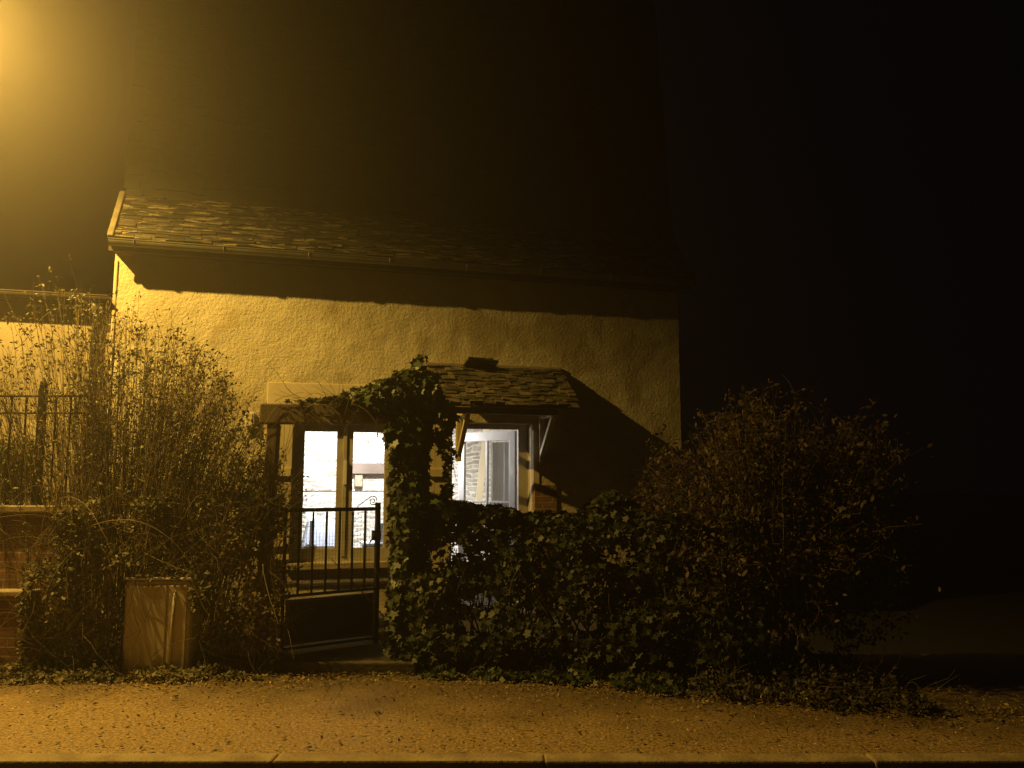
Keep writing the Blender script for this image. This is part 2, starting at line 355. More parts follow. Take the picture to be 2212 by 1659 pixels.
# lintel band over window and right-of-door dressings
MB().box(1.63, 3.36, -.022, .02, 2.275, 2.68).build("lintel", M['smooth'], house, bevel=.006)
mb = MB(); mb.box(4.72, 5.0, -.02, .02, .1, 1.55)
mb.build("brick_jamb", M['brick'], house, bevel=.004)
MB().box(4.705, 4.78, -.012, .02, 1.55, 2.2).build("door_surround", M['smooth'], house)
# window: frame, two casements, glazing bars, panes, sill
wf = empty("window"); wf.parent = house
x0, x1, z0, z1 = OPEN[0]
def framebox(mb, x0, x1, z0, z1, w, y0, y1, wb=None, wt=None):
    wb = wb or w; wt = wt or w
    mb.box(x0, x0 + w, y0, y1, z0, z1); mb.box(x1 - w, x1, y0, y1, z0, z1)
    mb.box(x0 + w, x1 - w, y0, y1, z0, z0 + wb); mb.box(x0 + w, x1 - w, y0, y1, z1 - wt, z1); return mb
fo = MB(); framebox(fo, x0, x1, z0, z1, .05, .10, .17); fo.build("window_frame", M['paint'], wf, bevel=.004)
xm = (x0 + x1) / 2
MB().box(xm - .02, xm + .02, .082, .1, z0 + .055, z1 - .055).build("meeting_bead", M['paint'], wf, bevel=.003)
for a, b in ((x0 + .03, xm - .0004), (xm + .0004, x1 - .03)):
    c = MB(); framebox(c, a, b, z0 + .03, z1 - .03, .09, .1005, .145, wb=.115, wt=.09); c.build("casement", M['paint'], wf, bevel=.005)
    MB().box(a + .09, b - .09, .112, .13, 1.47, 1.482).build("glazing_bar", M['paint'], wf)
    MB().box(a + .09, b - .09, .119, .123, z0 + .145, z1 - .12).build("pane", M['glass'], wf)
MB().box(xm - .012, xm + .022, .066, .081, 1.55, 1.82).build("window_bolt", M['white'], wf, bevel=.003)
MB().box(x0 - .06, x1 + .06, -.09, .1, z0 - .075, z0 - .002).build("window_sill", M['coping'], wf, bevel=.008)
# shutters folded back flat against the wall
def shutter(xa, xb, za, zb, wide=True):
    e = empty("shutter"); e.parent = house; m1 = MB(); n = max(2, round((xb - xa) / .1)); w = (xb - xa) / n
    for i in range(n): m1.box(xa + i * w + .002, xa + (i + 1) * w - .002, -.062, -.032, za, zb)
    m1.build("shutter_boards", M['shutter'], e, bevel=.003)
    for z in (za + .14, 1.64): m2 = MB(); m2.box(xa + .01, xb - .01, -.095, -.0625, z, z + .09); m2.build("shutter_batten", M['shutter'], e, bevel=.004)
shutter(1.64, 1.915, .74, 2.25); shutter(3.09, 3.36, .74, 2.25); shutter(3.42, 3.70, .16, 2.25)
# glazed door opening: fixed frame, leaf standing open inwards, lace curtain
df = empty("door"); df.parent = house
x0, x1, z0, z1 = OPEN[1]
c = MB(); c.box(x0, x0 + .045, .2, .27, z0, z1); c.box(x1 - .12, x1, .2, .27, z0, z1); c.box(x0 + .045, x1 - .12, .2, .27, z1 - .06, z1)
c.build("door_frame", M['paint'], df, bevel=.005)
hx, hy = x1 - .125, .27; ang = R(133)
leaf = empty("door_leaf", (hx, hy, 0), ang); leaf.parent = df
Lw = .84
# leaf local: x from hinge along leaf
c = MB(); framebox(c, .005, Lw, z0 + .01, z1 - .07, .085, -.022, .022, wb=.45, wt=.11)
c.box(Lw * .5 - .014, Lw * .5 + .014, -.018, .018, z0 + .46, z1 - .18)
c.box(.09, Lw * .5 - .014, -.016, .016, 1.33, 1.355); c.box(Lw * .5 + .014, Lw - .085, -.016, .016, 1.33, 1.355)
c.box(.09, Lw * .5 - .014, -.002, .002, z0 + .46, 1.33); c.box(.09, Lw * .5 - .014, -.002, .002, 1.355, z1 - .18)
lf = MB(); lf.v = c.v[:-16]; lf.f = c.f[:-12]
lf.build("leaf_frame", M['white'], leaf, bevel=.004)
g = MB(); g.box(.09, Lw - .085, -.003, .003, z0 + .46, 1.33); g.box(.09, Lw - .085, -.003, .003, 1.355, z1 - .18); g.build("pane", M['glass'], leaf)
# lace curtain hung on the inner face of the leaf, gathered towards the hinge
V = []; n = 60
for j in range(2):
    for i in range(n + 1):
        t = i / n; V.append((.10 + t * .30, -.045 + .012 * math.sin(t * 24 + math.sin(t * 7)), (z0 + .5, z1 - .2)[j]))
cu = idx_mesh("lace_curtain", V, [(i, i + 1, n + 2 + i, n + 1 + i) for i in range(n)], M['lace']); cu.parent = leaf
sm = cu.modifiers.new("t", 'SOLIDIFY'); sm.thickness = .003
# roof: flared eaves of thick slates, then a very steep slope
rf = empty("roof"); rf.parent = house
prof = [(-.33, 4.10), (.24, 4.76), (.80, 9.6)]   # (y, z)
def slates(name, x0, x1, a, b, rows, m, parent, w=.2, thick=.016, lift=.5, jit=1.0):
    mb = MB(); a = Vector((0, *a)); b = Vector((0, *b)); d = (b - a); L = d.length; d.normalize(); nrm = Vector((0, -d.z, d.y)); h = L / rows
    for r in range(rows):
        x = x0 - random.uniform(0, w * .6)
        while x < x1:
            ww = w * random.uniform(.6, 1.25); xa, xb = max(x, x0 - .02), min(x + ww - .004, x1 + .02); x += ww
            if xb - xa < .03: continue
            lo = a + d * (r * h - random.uniform(-.2, .3) * h * jit); hi = a + d * ((r + 1.35) * h)
            t = thick * random.uniform(.6, 1.5); up = nrm * (t * lift + random.uniform(0, .006) * jit)
            P = []
            for xx in (xa, xb):
                e = nrm * random.uniform(-.003, .005) * jit
                P += [lo + up + e, hi + e, hi + nrm * t + e, lo + up + nrm * t + e]
            V = [Vector((xa if i < 4 else xb, p.y, p.z)) for i, p in enumerate(P)]
            mb.add(V, [(0, 1, 2, 3), (7, 6, 5, 4), (0, 4, 5, 1), (3, 2, 6, 7), (0, 3, 7, 4), (1, 5, 6, 2)])
    return mb.build(name, m, parent)
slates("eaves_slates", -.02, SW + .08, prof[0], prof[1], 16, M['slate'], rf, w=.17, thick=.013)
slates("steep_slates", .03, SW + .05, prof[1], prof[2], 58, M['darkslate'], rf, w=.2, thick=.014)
mb = MB()   # solid body beneath the slates
P = [(-.29, 4.06), (.255, 4.735), (.815, 9.58), (2.6, 9.9), (4.4, 9.58), (4.95, 4.735), (5.5, 4.06)]
V = [(x, y, z) for x in (.05, SW) for y, z in P]; n = len(P)
mb.add(V, [tuple(range(n))[::-1], tuple(range(n, 2 * n))] + [(i, (i + 1) % n, n + (i + 1) % n, n + i) for i in range(n)])
mb.build("roof_body", M['darktimber'], rf)
mb = MB(); mb.bar((.0, -.35, 4.115), (.0, .235, 4.79), .06, .04)
mb.build("verge", M['mortar'], rf, bevel=.01)
MB().box(-.02, SW + .04, -.285, -.255, 3.98, 4.058).build("fascia", M['darktimber'], house)
MB().box(0, SW, -.255, .0, 4.025, 4.055).build("soffit", M['darktimber'], house)
# half-round gutter with brackets
def gutter(parent, xa, xb, y, z, r=.058, brackets=8, m='zinc'):
    V = []; k = 10; m_ = 2
    for x in (xa, xb):
        for rr in (r, r - .006):
            for j in range(k + 1):
                t = math.pi + math.pi * j / k; V.append((x, y + rr * math.cos(t), z + rr * math.sin(t)))
    n = k + 1; F = []
    for j in range(k):
        F += [(j, j + 1, 2 * n + j + 1, 2 * n + j), (n + j + 1, n + j, 3 * n + j, 3 * n + j + 1)]
    F += [(0, n, 3 * n, 2 * n), (n - 1, 3 * n - 1, 4 * n - 1, 2 * n - 1)]
    for b_ in (0, 2 * n): F.append(tuple(b_ + j for j in range(n)))
    g = MB(); g.add(V, F); g.tube([(xa, y - r, z + .003), (xb, y - r, z + .003)], .008, 6)
    go = g.build("gutter", M[m], parent)
    for i in range(brackets):
        x = xa + .25 + (xb - xa - .5) * i / (brackets - 1); q = MB()
        pts = [(x, y + (r + .007) * math.cos(math.pi + math.pi * j / 8), z + (r + .007) * math.sin(math.pi + math.pi * j / 8)) for j in range(9)]
        q.tube(pts, .007, 5); q.bar((x, y - r - .01, z + .008), (x, y + r + .01, z + .008), .02, .006)
        bo = q.build("gutter_bracket", M['zinc'], go)
gutter(house, -.01, SW + .05, -.345, 4.075)

# canopy over the door (slate lean-to on timber brackets)
can = empty("canopy"); can.parent = house
c0, c1 = 3.42, 5.05
slates("canopy_slates", c0, c1, (-.67, 2.42), (-.02, 2.93), 12, M['canslate'], can, w=.13, thick=.016, jit=1.6)
mb = MB(); V = [(x, y, z) for x in (c0 + .02, c1 - .02) for y, z in ((-.64, 2.405), (-.64, 2.425), (0.0, 2.93), (0.0, 2.90))]
mb.add(V, [(0, 1, 2, 3), (7, 6, 5, 4), (0, 4, 5, 1), (1, 5, 6, 2), (2, 6, 7, 3), (3, 7, 4, 0)]); mb.build("canopy_deck", M['timber'], can)
MB().box(c0 - .01, c1 + .01, -.045, .0, 2.93, 2.975).build("canopy_flashing", M['coping'], can, bevel=.01)
MB().box(c0 + .03, c1 - .25, -.62, -.56, 2.33, 2.402).build("canopy_beam", M['timber'], can, bevel=.006)
for x in (3.79, 4.80):
    q = MB(); q.bar((x, -.035, 2.36), (x, -.60, 2.36), .06, .06); q.bar((x, -.035, 1.82), (x, -.035, 2.327), .06, .07)
    q.bar((x, -.05, 1.9), (x, -.5, 2.33), .055, .05, up=(0, -1, 1)); q.build("canopy_bracket", M['shutter'], can, bevel=.005)
mb = MB(); mb.box(c0 + .42, c0 + .80, -.22, .0, 2.9, 2.925, rot=Matrix.Rotation(R(-24), 3, 'X') @ Matrix.Rotation(R(8), 3, 'Z'))
mb.box(c0 + .47, c0 + .74, -.2, .0, 2.93, 2.95, rot=Matrix.Rotation(R(-18), 3, 'X'))
o = mb.build("loose_slate", M['slate'], bevel=.004); o.location = O + Vector((0, 0, .05)); o.rotation_euler = (0, 0, A)
tag(o, "loose dark slates lying on top edge of the small door canopy", "slate")
# doorstep
MB().box(3.6, 4.85, -.5, -.03, .0, .14).build("doorstep", M['step'], house, bevel=.01)
# small white box on the wall
wb = empty("wall_box", W(1.45, .0, 2.17), A); tag(wb, "small pale junction box on render wall left of the lit window", "electrical box")
MB().box(-.05, .05, -.07, -.015, 0, .17).build("box_body", M['white'], wb, bevel=.008)
MB().box(-.04, .03, -.078, -.0715, .015, .15).build("box_lid", M['smooth'], wb, bevel=.004)
# garden bench below the window
bn = empty("garden_bench", W(2.45, .42, .1), A); tag(bn, "dark plank bench against wall below the lit window", "bench")
MB().box(-.95, .95, -.17, .13, .40, .44).build("seat", M['darktimber'], bn, bevel=.006)
for sx in (-.75, .75): MB().box(sx - .03, sx + .03, -.14, .10, 0, .398).build("leg", M['darktimber'], bn, bevel=.005)

# ------------------------------------------------------------------ room contents
def local_thing(name, s, y, z, label, cat, rz=0):
    e = empty(name, LW @ Vector((s, y, z)), A + rz); return tag(e, label, cat)
pl = local_thing("pendant_lamp", 3.0, 1.25, 2.04, "glowing white globe pendant lamp behind the right window casement", "pendant lamp")
sp = MB(); sp.lathe([(.01, -.11)] + [(.11 * math.cos(R(t)), .11 * math.sin(R(t))) for t in range(-75, 90, 15)], k=24); sp.build("globe", M['bulb'], pl, smooth=True)
MB().tube([(0, 0, .112), (0, 0, .55)], .006, 6).build("cord", M['iron'], pl)
def plight(name, loc, power, r, col=(1, .95, .86), parent=None):
    d = bpy.data.lights.new(name, 'POINT'); d.energy = power; d.shadow_soft_size = r; d.color = col
    o = bpy.data.objects.new(name, d); COL.objects.link(o); o.location = loc; o.parent = parent; return o
cl = local_thing("room_fill_lamp", 2.8, 2.0, 2.6, "added unseen lamp above the window head, brightening the back wall of the room", "added lamp")  # added lamp, hidden by the lintel, to brighten the back stone wall
q = MB(); q.lathe([(.16, -.03), (.17, -.012), (.17, -.001)], k=24); q.build("lamp_base", M['white'], cl, smooth=True)
q = MB(); q.lathe([(.05, -.065), (.12, -.05), (.155, -.031)], k=24); q.build("diffuser", M['bulb'], cl, smooth=True)
sd = bpy.data.lights.new("room_fill_light", 'SPOT'); sd.energy = ROOM_POWER * 6; sd.color = (.97, .98, 1); sd.spot_size = R(150); sd.spot_blend = .6; sd.shadow_soft_size = .1  # fill spot of the added lamp, aimed at the back wall
so = bpy.data.objects.new("room_fill_light", sd); COL.objects.link(so); so.parent = cl; so.location = (0, 0, -.16); so.rotation_euler = (R(60), 0, R(22))
sd = bpy.data.lights.new("pendant_light", 'SPOT'); sd.energy = ROOM_POWER * 3; sd.color = (1, .95, .89); sd.spot_size = R(130); sd.spot_blend = .8; sd.shadow_soft_size = .1
so = bpy.data.objects.new("pendant_light", sd); COL.objects.link(so); so.parent = pl; so.location = (.13, .03, 0); so.rotation_euler = (R(88), 0, R(-78))
tb = local_thing("side_table", 2.2, 1.25, .12, "low wooden side table behind the left window casement", "table")
MB().box(-.3, .3, -.25, .25, .62, .66).build("table_top", M['brownwood'], tb, bevel=.006)
for sx in (-.26, .26):
    for sy in (-.21, .21): MB().box(sx - .02, sx + .02, sy - .02, sy + .02, 0, .618).build("leg", M['brownwood'], tb)
tl = local_thing("table_lamp", 2.2, 1.25, .783, "bare bulb table lamp glowing low behind the left casement", "table lamp")
q = MB(); q.lathe([(.08, 0), (.085, .015), (.02, .04), (.015, .3), (.025, .33)], k=16); q.build("lamp_base", M['white'], tl, smooth=True)
q = MB(); q.lathe([(.01, .33)] + [(.065 * math.cos(R(t)), .40 + .065 * math.sin(R(t))) for t in range(-70, 90, 20)], k=16); q.build("bulb", M['bulb'], tl, smooth=True)
ac = local_thing("armchair", 2.5, 2.0, .12, "grey fabric armchair seen through lower left casement", "armchair", R(20))
MB().box(-.36, .36, -.35, .35, .18, .42).build("seat", M['fabric'], ac, bevel=.05)
q = MB(); q.add([(-.33, .25, .43), (.33, .25, .43), (.24, .42, .98), (-.14, .42, .98), (-.33, .4, .43), (.33, .4, .43), (.24, .52, .98), (-.14, .52, .98)],
      [(0, 1, 2, 3), (7, 6, 5, 4), (0, 4, 5, 1), (3, 2, 6, 7), (0, 3, 7, 4), (1, 5, 6, 2)]); q.build("backrest", M['fabric'], ac, bevel=.04)
for sx in (-.42, .42): MB().box(sx - .06, sx + .06, -.33, .35, .05, .6).build("armrest", M['fabric'], ac, bevel=.04)
dk = local_thing("desk", 3.35, 2.2, .12, "low grey cupboard under clutter seen through right casement", "cupboard")
MB().box(-.4, .4, -.25, .25, 0, .62).build("cupboard_body", M['fabric'], dk, bevel=.01)
MB().box(-.43, .43, -.28, .28, .622, .66).build("cupboard_top", M['white'], dk, bevel=.006)
bx = local_thing("cardboard_box", 3.25, 2.15, .783, "small grey box standing on the low cupboard indoors", "box")
MB().box(-.15, .15, -.1, .1, 0, .24).build("box_body", M['fabric'], bx, bevel=.01)
MB().box(-.155, .155, -.105, .105, .242, .262).build("box_lid", M['white'], bx, bevel=.004)
mp = local_thing("mantel_beam", 3.55, 4.11, 1.74, "brown wooden mantel beam on the bleached stone wall indoors", "mantel")
MB().box(-.62, .7, -.14, .08, 0, .17).build("beam", M['brownwood'], mp, bevel=.012)
for sx in (-.5, .58): MB().box(sx - .06, sx + .06, -.08, .08, -.2, -.002).build("corbel", M['coping'], mp, bevel=.01)
lb = local_thing("leaning_board", 4.62, 2.6, .12, "pale wooden board leaning on stone wall seen through open glazed door", "board")
q = MB(); q.bar((-.08, 0, 0), (.3, .55, 2.35), .10, .03, up=(0, 1, 0)); q.build("board", M['wood'], lb, bevel=.004)
q = MB(); q.tube([(.08, .17, 1.02), (.05, .12, 1.0), (.10, .10, .94), (.05, .10, .88), (.10, .12, .84)], .008, 6); q.build("string_tie", M['brownwood'], lb)

# ------------------------------------------------------------------ neighbour house
nb = empty("neighbour_house", O, A); tag(nb, "lower neighbouring house in plain render at left edge behind the railing", "house")
mb = MB(); mb.box(-6, -.02, .12, 6, -.1, 3.46); mb.build("wall", M['neigh'], nb)
mb = MB(); V = [(x, y, z) for x in (-6, -.01) for y, z in ((.0, 3.5), (.0, 3.54), (2.9, 4.15), (6, 3.6), (6, 3.47), (.0, 3.47))]; n = 6
mb.add(V, [tuple(range(n))[::-1], tuple(range(n, 2 * n))] + [(i, (i + 1) % n, n + (i + 1) % n, n + i) for i in range(n)]); mb.build("roof", M['slate'], nb)
gutter(nb, -5.9, -.03, -.058, 3.53, brackets=7, m='darktimber')
nw = empty("window"); nw.parent = nb
MB().box(-2.25, -1.28, .07, .118, 1.7, 3.1).build("window_frame", M['redwood'], nw, bevel=.005)
MB().box(-2.15, -1.38, .055, .069, 1.8, 3.0).build("pane", M['glass'], nw)
MB().box(-2.3, -1.22, .0, .118, 1.6, 1.698).build("window_sill", M['coping'], nw, bevel=.006)
MB().tube([(-.16, .05, .2), (-.16, .05, 3.3), (-.16, -.02, 3.4), (-.16, -.05, 3.46)], .04, 10).build("downpipe", M['zinc'], nb, smooth=True)

# ------------------------------------------------------------------ boundary wall and railing
bw = empty("boundary_wall", (-5.6, 7.5, 0)); tag(bw, "dark brick garden wall with pale coping under the iron railing", "garden wall")
MB().box(-2.6, 1.9, -.10, .14, -.05, 1.30).build("brickwork", M['brick'], bw)
MB().box(-2.6, 1.94, -.15, .19, 1.302, 1.36).build("coping", M['coping'], bw, bevel=.01)
MB().box(-2.6, 1.6, -.26, -.102, -.05, .62).build("lower_brickwork", M['brick'], bw)
MB().box(-2.6, 1.63, -.29, -.102, .622, .665).build("lower_coping", M['coping'], bw, bevel=.01)
rl = empty("iron_railing", (-5.6, 7.5, 1.362)); tag(rl, "black iron railing of upright bars on the brick garden wall", "railing")
q = MB()
for z in (.10, .80, .95): q.box(-2.5, 1.86, -.008, .008, z - .008, z + .008)
q.build("rail", M['iron'], rl)
x = 1.72
while x > -2.3:
    if abs(x - 1.46) > .05:
        b = MB(); b.tube([(x, 0, .03), (x, 0, .96)], .0085, 6)
        b.build("bar", M['iron'], rl)
    x -= .13
for px_ in (1.47, -.6):
    b = MB(); b.box(px_ - .028, px_ + .028, -.028, .028, 0, 1.02); b.lathe([(.03, 1.021), (.034, 1.05), (.022, 1.08), (.003, 1.12)], c=(px_, 0, 0), k=10); b.build("post", M['iron'], rl, bevel=.003)

# ------------------------------------------------------------------ gate, arch, step
# arch: two rough posts and a beam over the gate
ar = empty("garden_arch", (-1.52, 7.42, 0)); tag(ar, "dark weathered timber arch over the gate, half hidden by ivy", "garden arch")
q = MB(); q.bar((-.60, 0, 0), (-.545, 0, 2.06), .10, .10); q.build("post", M['timber'], ar, bevel=.012)
q = MB(); q.bar((.70, 0, 0), (.68, 0, 2.06), .10, .10); q.build("post", M['timber'], ar, bevel=.012)
q = MB(); q.box(-.66, .82, -.06, .06, 2.06, 2.235); q.build("beam", M['timber'], ar, bevel=.012)
H0 = Vector((-1.96, 7.5, 0)); H1 = Vector((-1.255, 8.1, 0)); GL = (H1 - H0).length; ga = math.atan2(H1.y - H0.y, H1.x - H0.x)
gt = empty("iron_gate", H0, ga); tag(gt, "black iron garden gate standing ajar with bars above solid panel", "gate")
b = MB(); b.tube([(0, 0, .10), (0, 0, 1.34)], .016, 8); b.build("stile", M['iron'], gt)
b = MB(); b.box(GL - .02, GL + .02, -.02, .02, .08, 1.375); b.build("stile", M['iron'], gt, bevel=.002)
b = MB(); b.box(.014, GL - .021, -.009, .009, 1.30, 1.335); b.build("top_rail", M['iron'], gt)
for z in (.575, .135): b = MB(); b.box(.014, GL - .021, -.012, .012, z, z + .025); b.build("lower_rail", M['iron'], gt)
b = MB(); framebox(b, .03, GL - .04, .18, .555, .022, -.014, .014); b.build("panel_frame", M['zinc'], gt)
b = MB(); b.box(.052, GL - .062, -.004, .004, .202, .533); b.build("panel", M['ironpanel'], gt)
for i in range(6):
    xx = GL * (i + 1) / 7.0
    b = MB(); b.box(xx - .008, xx + .008, -.008, .008, .601, 1.299); b.build("bar", M['iron'], gt)
b = MB(); i = .05
while i < GL - .05: b.box(i - .0009, i + .0009, .010, .012, .61, 1.29); i += .032
z = .63
while z < 1.29: b.box(.02, GL - .03, .0122, .0138, z - .0009, z + .0009); z += .032
b.build("wire_mesh", M['zinc'], gt)
pts = [(GL - .22, 0, 1.34), (GL - .13, 0, 1.40), (GL - .07, 0, 1.435)]
cxs, czs = GL - .055, 1.388
for i in range(40):
    t = R(100) - i * R(15); r_ = .05 * (1 - i / 48); pts.append((cxs + r_ * math.cos(t), 0, czs + r_ * math.sin(t) * .95))
b = MB(); b.tube(pts, .0045, 6); b.build("scroll", M['iron'], gt, smooth=True)
b = MB(); b.tube([(GL - .02, -.02, 1.09), (GL - .05, -.06, 1.085), (GL - .09, -.07, 1.05), (GL - .125, -.07, 1.015)], .008, 6)
b.build("handle", M['iron'], gt, smooth=True)
b = MB(); b.box(GL - .05, GL + .025, -.026, .026, 1.03, 1.12); b.build("lock_case", M['iron'], gt, bevel=.003)
st = empty("gate_step", (-1.4, 7.5, 0)); tag(st, "worn concrete step under the open iron gate", "step")
MB().box(-.62, .62, -.30, .75, -.05, .10).build("slab", M['step'], st, bevel=.015)
st = empty("garden_step", (-1.02, 8.35, .09)); tag(st, "two low stone steps inside the garden right of the gate", "steps")
MB().box(-.35, .4, -.1, .5, -.02, .09).build("tread", M['coping'], st, bevel=.012)
MB().box(-.35, .4, .1, .5, .092, .18).build("tread", M['coping'], st, bevel=.012)

# cabinet in the hedge
cb = empty("meter_cabinet", (-2.89, 7.14, 0), R(-2)); tag(cb, "brown beige plastic cabinet standing half swallowed by the twiggy hedge", "cabinet")
b = MB(); b.box(-.28, .28, -.0, .3, 0, .76); b.build("cabinet_body", M['plastic'], cb, bevel=.035)
b = MB(); b.box(-.29, .29, -.012, .31, .762, .785); b.build("cabinet_top", M['plastic'], cb, bevel=.012)
b = MB(); b.box(-.25, .08, -.012, -.001, .05, .72); b.box(.10, .25, -.012, -.001, .05, .72); b.build("cabinet_door", M['plastic'], cb, bevel=.006)
b = MB(); b.tube([(.135, -.016, .10), (.14, -.02, .4), (.15, -.016, .68)], .012, 8); b.build("edge_rib", M['plastic'], cb, smooth=True)
b = MB(); b.box(-.12, .02, -.022, -.0125, .70, .715); b.build("grip", M['plastic'], cb, bevel=.003)

# ------------------------------------------------------------------ vegetation
def shrub(name, label, cat="shrub", group=None, loc=(0, 0, 0)):
    e = empty(name, loc); tag(e, label, cat, group); return e
def unparent_fix(e, *objs):
    for o in objs: o.parent = e; o.matrix_parent_inverse = Matrix.Translation(-e.location)

# tall bare-stemmed shrub, left
e = shrub("bare_stem_shrub", "tall bare shrub of upright twigs with dry seed heads at left", loc=(-3.5, 7.6, 0))
hx = [-4.9, -4.56, -4.34, -3.96, -3.54, -3.24, -2.91, -2.73, -2.48, -2.34, -2.17, -1.96]
hz = [2.8, 3.0, 3.38, 3.34, 3.15, 3.0, 2.93, 2.75, 2.52, 2.23, 1.9, 1.5]
T = Tubes(3); LP = []; 
for i in range(780):
    # tip target
    tx = RS.uniform(-4.95, -2.02); top = np.interp(tx, hx, hz)
    if tx < -3.95 and RS.rand() < .62: continue
    gate_ = (RS.rand() ** .55); tz = 1.1 + (top - 1.1) * gate_
    bx_ = -3.45 + (tx + 3.45) * RS.uniform(.35, .8); by = RS.uniform(7.35, 7.85); bz = RS.uniform(.1, .9)
    ty = by + RS.normal(0, .2)
    n = 12; t = np.linspace(0, 1, n)[:, None]
    p0 = np.array([bx_, by, bz]); p2 = np.array([tx, ty, tz]); p1 = np.array([bx_ + (tx - bx_) * .35, (by + ty) / 2, bz + (tz - bz) * .6])
    P = (1 - t) ** 2 * p0 + 2 * t * (1 - t) * p1 + t * t * p2 + np.cumsum(RS.normal(0, .006, (n, 3)), 0)
    T.add(P, RS.uniform(.004, .0075), .0018)
    for k_ in range(RS.randint(3, 8)):
        j = RS.randint(4, n - 1); d = (P[j] - P[j - 1]); d = d / np.linalg.norm(d) + RS.normal(0, .42, 3); d[2] = abs(d[2])
        S = shoot(P[j], d, RS.uniform(.12, .42), 6, .10, -.03); T.add(S, .0028, .0014)
        if S[-1][2] < np.interp(S[-1][0], hx, hz) + .12 or RS.rand() < .3:
            for q_ in range(RS.randint(1, 5)): LP.append(S[-1] + RS.normal(0, .014, 3))
    for j in range(5, n):
        for q_ in range(RS.randint(0, 3)): LP.append(P[j] + RS.normal(0, .022, 3))
    for q_ in range(RS.randint(5, 14)): LP.append(P[-1] + RS.normal(0, .024, 3) - np.array([0, 0, RS.uniform(0, .12)]))
st_ = T.build("stems", M['twig']); LP = np.array(LP)
lf_ = np_mesh("foliage", leaves(LP, np.tile([0, -1, .3], (len(LP), 1)), .034, DIAM, jitter=1.2, hang=.1), 4, M['smallleaf'])
unparent_fix(e, st_, lf_)

# dense twiggy hedge below it
def volume_leaves(n, xr, yf, zf, thick, size, tmpl, shell=.5, clump=1.6, thr=-.25, hang=.3, up=.3, jitter=.6):
    """points inside a hedge body: x in xr; yf(x,z)=front face y; zf(x)=top; biased to the outer shell, clumped by noise"""
    P = []; N = []
    while len(P) < n:
        x = RS.uniform(*xr); zt = zf(x); z = RS.uniform(0.01, zt); u = RS.rand()
        if u < shell: d = abs(RS.normal(0, .07)); nn = (0, -1, up)
        elif u < shell + .2: d = RS.uniform(0, thick); z = zt - abs(RS.normal(0, .05)); nn = (0, -.4, 1)
        else: d = RS.uniform(0, thick); nn = (0, -.6, .6)
        v = Vector((x * clump * 2.2, d * 4, z * clump * 2.2))
        b_ = noise.noise(v)
        if b_ < thr: continue
        bulge = .16 * noise.noise(Vector((x * 2.3, z * 2.3, 7)))
        P.append((x, yf(x, z) + d - bulge - .05 * b_, z + .06 * noise.noise(Vector((x * 6, 2, z * 6))))); N.append(nn)
    return np.array(P), np.array(N)

e = shrub("twiggy_hedge", "dense tangled hedge of fine brown twigs around the plastic cabinet", "hedge", loc=(-3.0, 7.4, 0))
def zf(x): return float(np.interp(x, [-4.0, -3.8, -3.5, -2.2, -1.92], [.85, 1.3, 1.42, 1.48, 1.35]))
def yf(x, z): return float(np.interp(x, [-4.4, -3.6, -3.2, -2.55, -1.9], [7.15, 7.05, 7.12, 7.15, 7.22])) + .10 * max(0, z - .9)
P, N = volume_leaves(16000, (-3.98, -1.9), yf, zf, .6, .04, OVAL, thr=-.12, up=.9)
keep = ~((P[:, 0] > -3.17) & (P[:, 0] < -2.60) & (P[:, 2] < .78) & (P[:, 1] < 7.5)) | ((RS.rand(len(P)) < .05) & (P[:, 2] > .74))
P, N = P[keep], N[keep]
lf_ = np_mesh("foliage", leaves(P, N, .042, OVAL, jitter=.8, hang=.2), 6, M['smallleaf'])
T = Tubes(3)
for i in range(1500):
    x = RS.uniform(-3.95, -1.88); z = RS.uniform(.05, zf(x)); y = yf(x, z) + abs(RS.normal(0, .12)) - .03
    if -3.22 < x < -2.55 and z < .85 and RS.rand() < .93: continue
    d = np.array([RS.normal(0, .5), -.15 * RS.rand(), RS.choice([-1, 1], p=[.35, .65]) * RS.uniform(.4, 1)])
    T.add(shoot((x, y, z), d, RS.uniform(.15, .6), 7, .16, .05), RS.uniform(.002, .0042), .0012)
for i in range(26):   # long arching canes in front, hanging to the ground
    x = RS.uniform(-3.9, -1.95); z = RS.uniform(.7, 1.4)
    if -3.2 < x < -2.5: continue
    P_ = shoot((x, yf(x, z) - .02, z), (RS.normal(0, .25), -.25, .3), RS.uniform(.7, 1.3), 12, .06, .16)
    P_[:, 2] = np.maximum(P_[:, 2], .02); T.add(P_, .004, .0016)
for i in range(5):   # a few thin twigs leaning across the cabinet face
    x = RS.uniform(-3.1, -2.7); T.add(shoot((x, 7.10, .8), (RS.normal(0, .2), -.12, -1), RS.uniform(.4, .7), 8, .07, 0), .0028, .0012)
tw_ = T.build("stems", M['twig']); unparent_fix(e, lf_, tw_)

